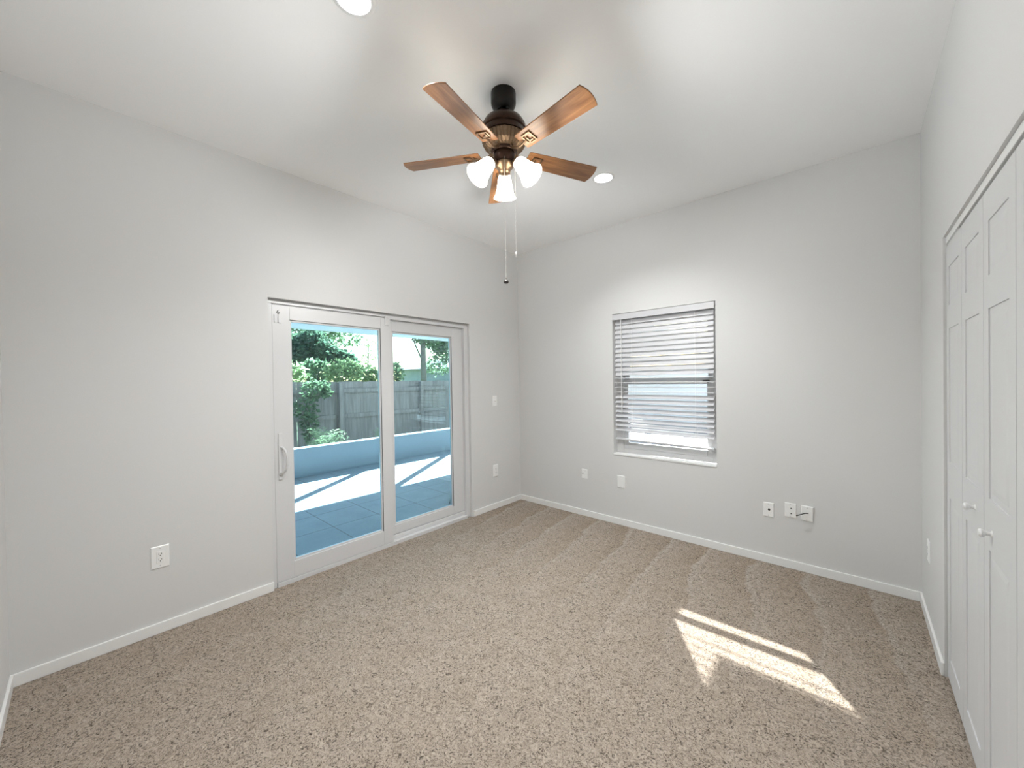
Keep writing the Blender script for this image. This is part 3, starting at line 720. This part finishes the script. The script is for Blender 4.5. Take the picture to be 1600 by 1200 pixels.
tree('slender_tree', 'tall thin-trunked airy tree at the upper left of the glass', 'tree', (-12, 2.15, 0.1),
     [((-12, 1.7, 3.6), (0.8, 1.0, 0.5), 800), ((-12, 2.6, 3.5), (0.7, 0.8, 0.4), 600), ((-12, 3.4, 3.2), (0.6, 0.7, 0.4), 420), ((-12, 1.0, 3.1), (0.6, 0.6, 0.7), 700), ((-12, 2.0, 4.3), (1.2, 1.5, 0.5), 400)],
     [([(-12, 2.15, 0.1), (-12, 2.18, 2.0), (-12, 2.25, 4.4)], [0.10, 0.085, 0.05]), ([(-12, 2.2, 2.5), (-12, 2.7, 3.2), (-12, 3.6, 3.9)], [0.05, 0.04, 0.02]), ([(-12, 2.2, 2.8), (-12, 1.7, 3.4), (-12, 1.2, 4.0)], [0.045, 0.035, 0.02])], M['leaf_mid'], 2, 0.13)
tree('slender_tree', 'faint wispy treetop against the bright sky at the centre of the glass', 'tree', (-13, 4.9, 0.1),
     [((-13, 4.9, 3.2), (0.35, 0.45, 0.22), 60), ((-13, 5.2, 2.7), (0.3, 0.4, 0.25), 50), ((-13, 4.6, 2.4), (0.4, 0.5, 0.3), 90)],
     [([(-13, 4.9, 0.1), (-13, 4.9, 2.0), (-13, 4.95, 3.3)], [0.05, 0.035, 0.012])], M['leaf_light'], 3, 0.14)
tree('broad_tree', 'leafy tree with a straight trunk behind the fence in the right glass pane', 'tree', (-9, 5.02, 0.1),
     [((-9, 5.85, 3.2), (0.7, 1.0, 0.65), 3000), ((-9, 6.4, 2.7), (0.6, 0.9, 0.6), 1700), ((-9, 4.95, 3.15), (0.35, 0.35, 0.35), 420), ((-9.2, 5.9, 2.1), (0.5, 0.75, 0.45), 480), ((-9, 5.5, 4.3), (1.2, 1.5, 0.7), 2200)],
     [([(-9, 5.02, 0.1), (-9, 5.0, 1.5), (-9, 4.98, 3.3)], [0.12, 0.11, 0.09]), ([(-9, 5.0, 2.1), (-9, 4.75, 2.6), (-9, 4.45, 3.2)], [0.035, 0.03, 0.02])], M['leaf_mid'], 4, 0.12)
HG = 'leafy shrubs leaning over the fence'
for i, (y, zc, ry, rz, n, m_, lb) in enumerate([
        (-0.55, 1.66, 0.40, 0.30, 520, 'leaf_light', 'bright yellow-green shrub over the fence at the left of the glass'),
        (0.05, 1.72, 0.42, 0.34, 560, 'leaf_mid', 'green shrub over the fence beside the yellow-green one'),
        (0.75, 1.70, 0.45, 0.34, 560, 'leaf_light', 'pale green shrub over the fence below the dark tree'),
        (1.42, 1.62, 0.36, 0.24, 420, 'leaf_light', 'low pale shrub over the fence at the right of the left pane'),
        (2.02, 1.68, 0.34, 0.30, 420, 'leaf_mid', 'green shrub over the fence at the left of the right pane')]):
    xs_ = -6.25-0.75*(i % 2); y += 0.33*(i % 2)
    tree('shrub', lb, 'shrub', (xs_, y, 0.1), [((xs_, y, zc), (0.20, ry*1.1, rz), n), ((xs_, y, zc-0.6), (0.18, ry*0.8, 0.5), 160)],
         [([(xs_, y, 0.1), (xs_+0.02, y, 0.8), (xs_, y+0.05, zc)], [0.03, 0.022, 0.01])], M[m_], 20+i, 0.11, HG)
tree('climbing_vine', 'leafy vine hanging down the near face of the fence', 'vine', (-5.24, -0.45, 0.08),
     [((-5.24, -0.30, 1.32), (0.10, 0.30, 0.20), 260), ((-5.24, -0.52, 0.95), (0.09, 0.24, 0.26), 200), ((-5.24, -0.45, 0.55), (0.09, 0.16, 0.28), 220), ((-5.24, -0.10, 1.25), (0.07, 0.12, 0.14), 70)],
     [([(-5.24, -0.42, 0.08), (-5.24, -0.48, 0.8), (-5.24, -0.35, 1.4)], [0.012, 0.010, 0.006])], M['leaf_mid'], 31, 0.085)
def fern(name, label, p, n, length, seed, group):
    rg = random.Random(seed); t = thing(name, label, 'fern', p, group); b = MB(); p = Vector(p)
    for k in range(n):
        a = rg.uniform(0, 6.28); l = length*rg.uniform(0.7, 1.15); d = Vector((math.cos(a), math.sin(a), 0)); side = Vector((-d.y, d.x, 0)); rise = rg.uniform(1.3, 2.7)
        pts = [p+d*l*s*0.8+UP*(l*rise*(1.25*s-1.0*s*s)) for s in [q/9 for q in range(10)]]
        for i in range(1, 10):
            for sg in (-1, 1):
                q = pts[i]; w = l*0.22*(1-abs(i/9-0.35)*0.9); tip = q+side*sg*w+(pts[i]-pts[i-1])*0.9-UP*w*0.2
                m1 = q+(tip-q)*0.5; th_ = (pts[i]-pts[i-1]).normalized()*l*0.02
                b.add([q, m1+th_, tip, m1-th_], [(0, 1, 2), (0, 2, 3)])
    b.build('fronds', M['fern'], t, recalc=False)
fern('fern', 'bushy pale green fern in the planter bed below the fence', (-4.30, -0.50, 0.08), 54, 0.47, 41, 'ferns in the planter bed')
fern('fern', 'small fern in the planter bed at the left edge of the glass', (-4.25, -1.50, 0.08), 34, 0.44, 42, 'ferns in the planter bed')
fern('fern', 'low fern in the planter bed right of the bushy one', (-4.5, 0.75, 0.08), 20, 0.34, 43, 'ferns in the planter bed')

nh = thing('neighbour_house', "pale neighbour's house with low grey roof beyond the right glass pane", 'house', (-19, 13, 0.1))
MB().box(-22, -16, 12.2, 17.0, 0.1, 2.35).build('house_wall', M['house'], nh)
b = MB(); vs = [(-15.5, 11.7, 2.30), (-22.5, 11.7, 2.30), (-22.5, 17.5, 2.30), (-15.5, 17.5, 2.30), (-19, 13.2, 3.0), (-19, 15.5, 3.0)]
b.add(vs, [(0,3,5,4),(0,4,1),(1,4,5,2),(2,5,3),(0,1,2,3)]).build('house_roof', M['roof'], nh)
b = MB().box(-15.99, -15.95, 13.0, 14.2, 1.0, 2.0); f = b.build('house_window', M['trim'], nh)
MB().box(-15.95, -15.94, 13.06, 14.14, 1.06, 1.94).build('house_pane', M['pane'], f)
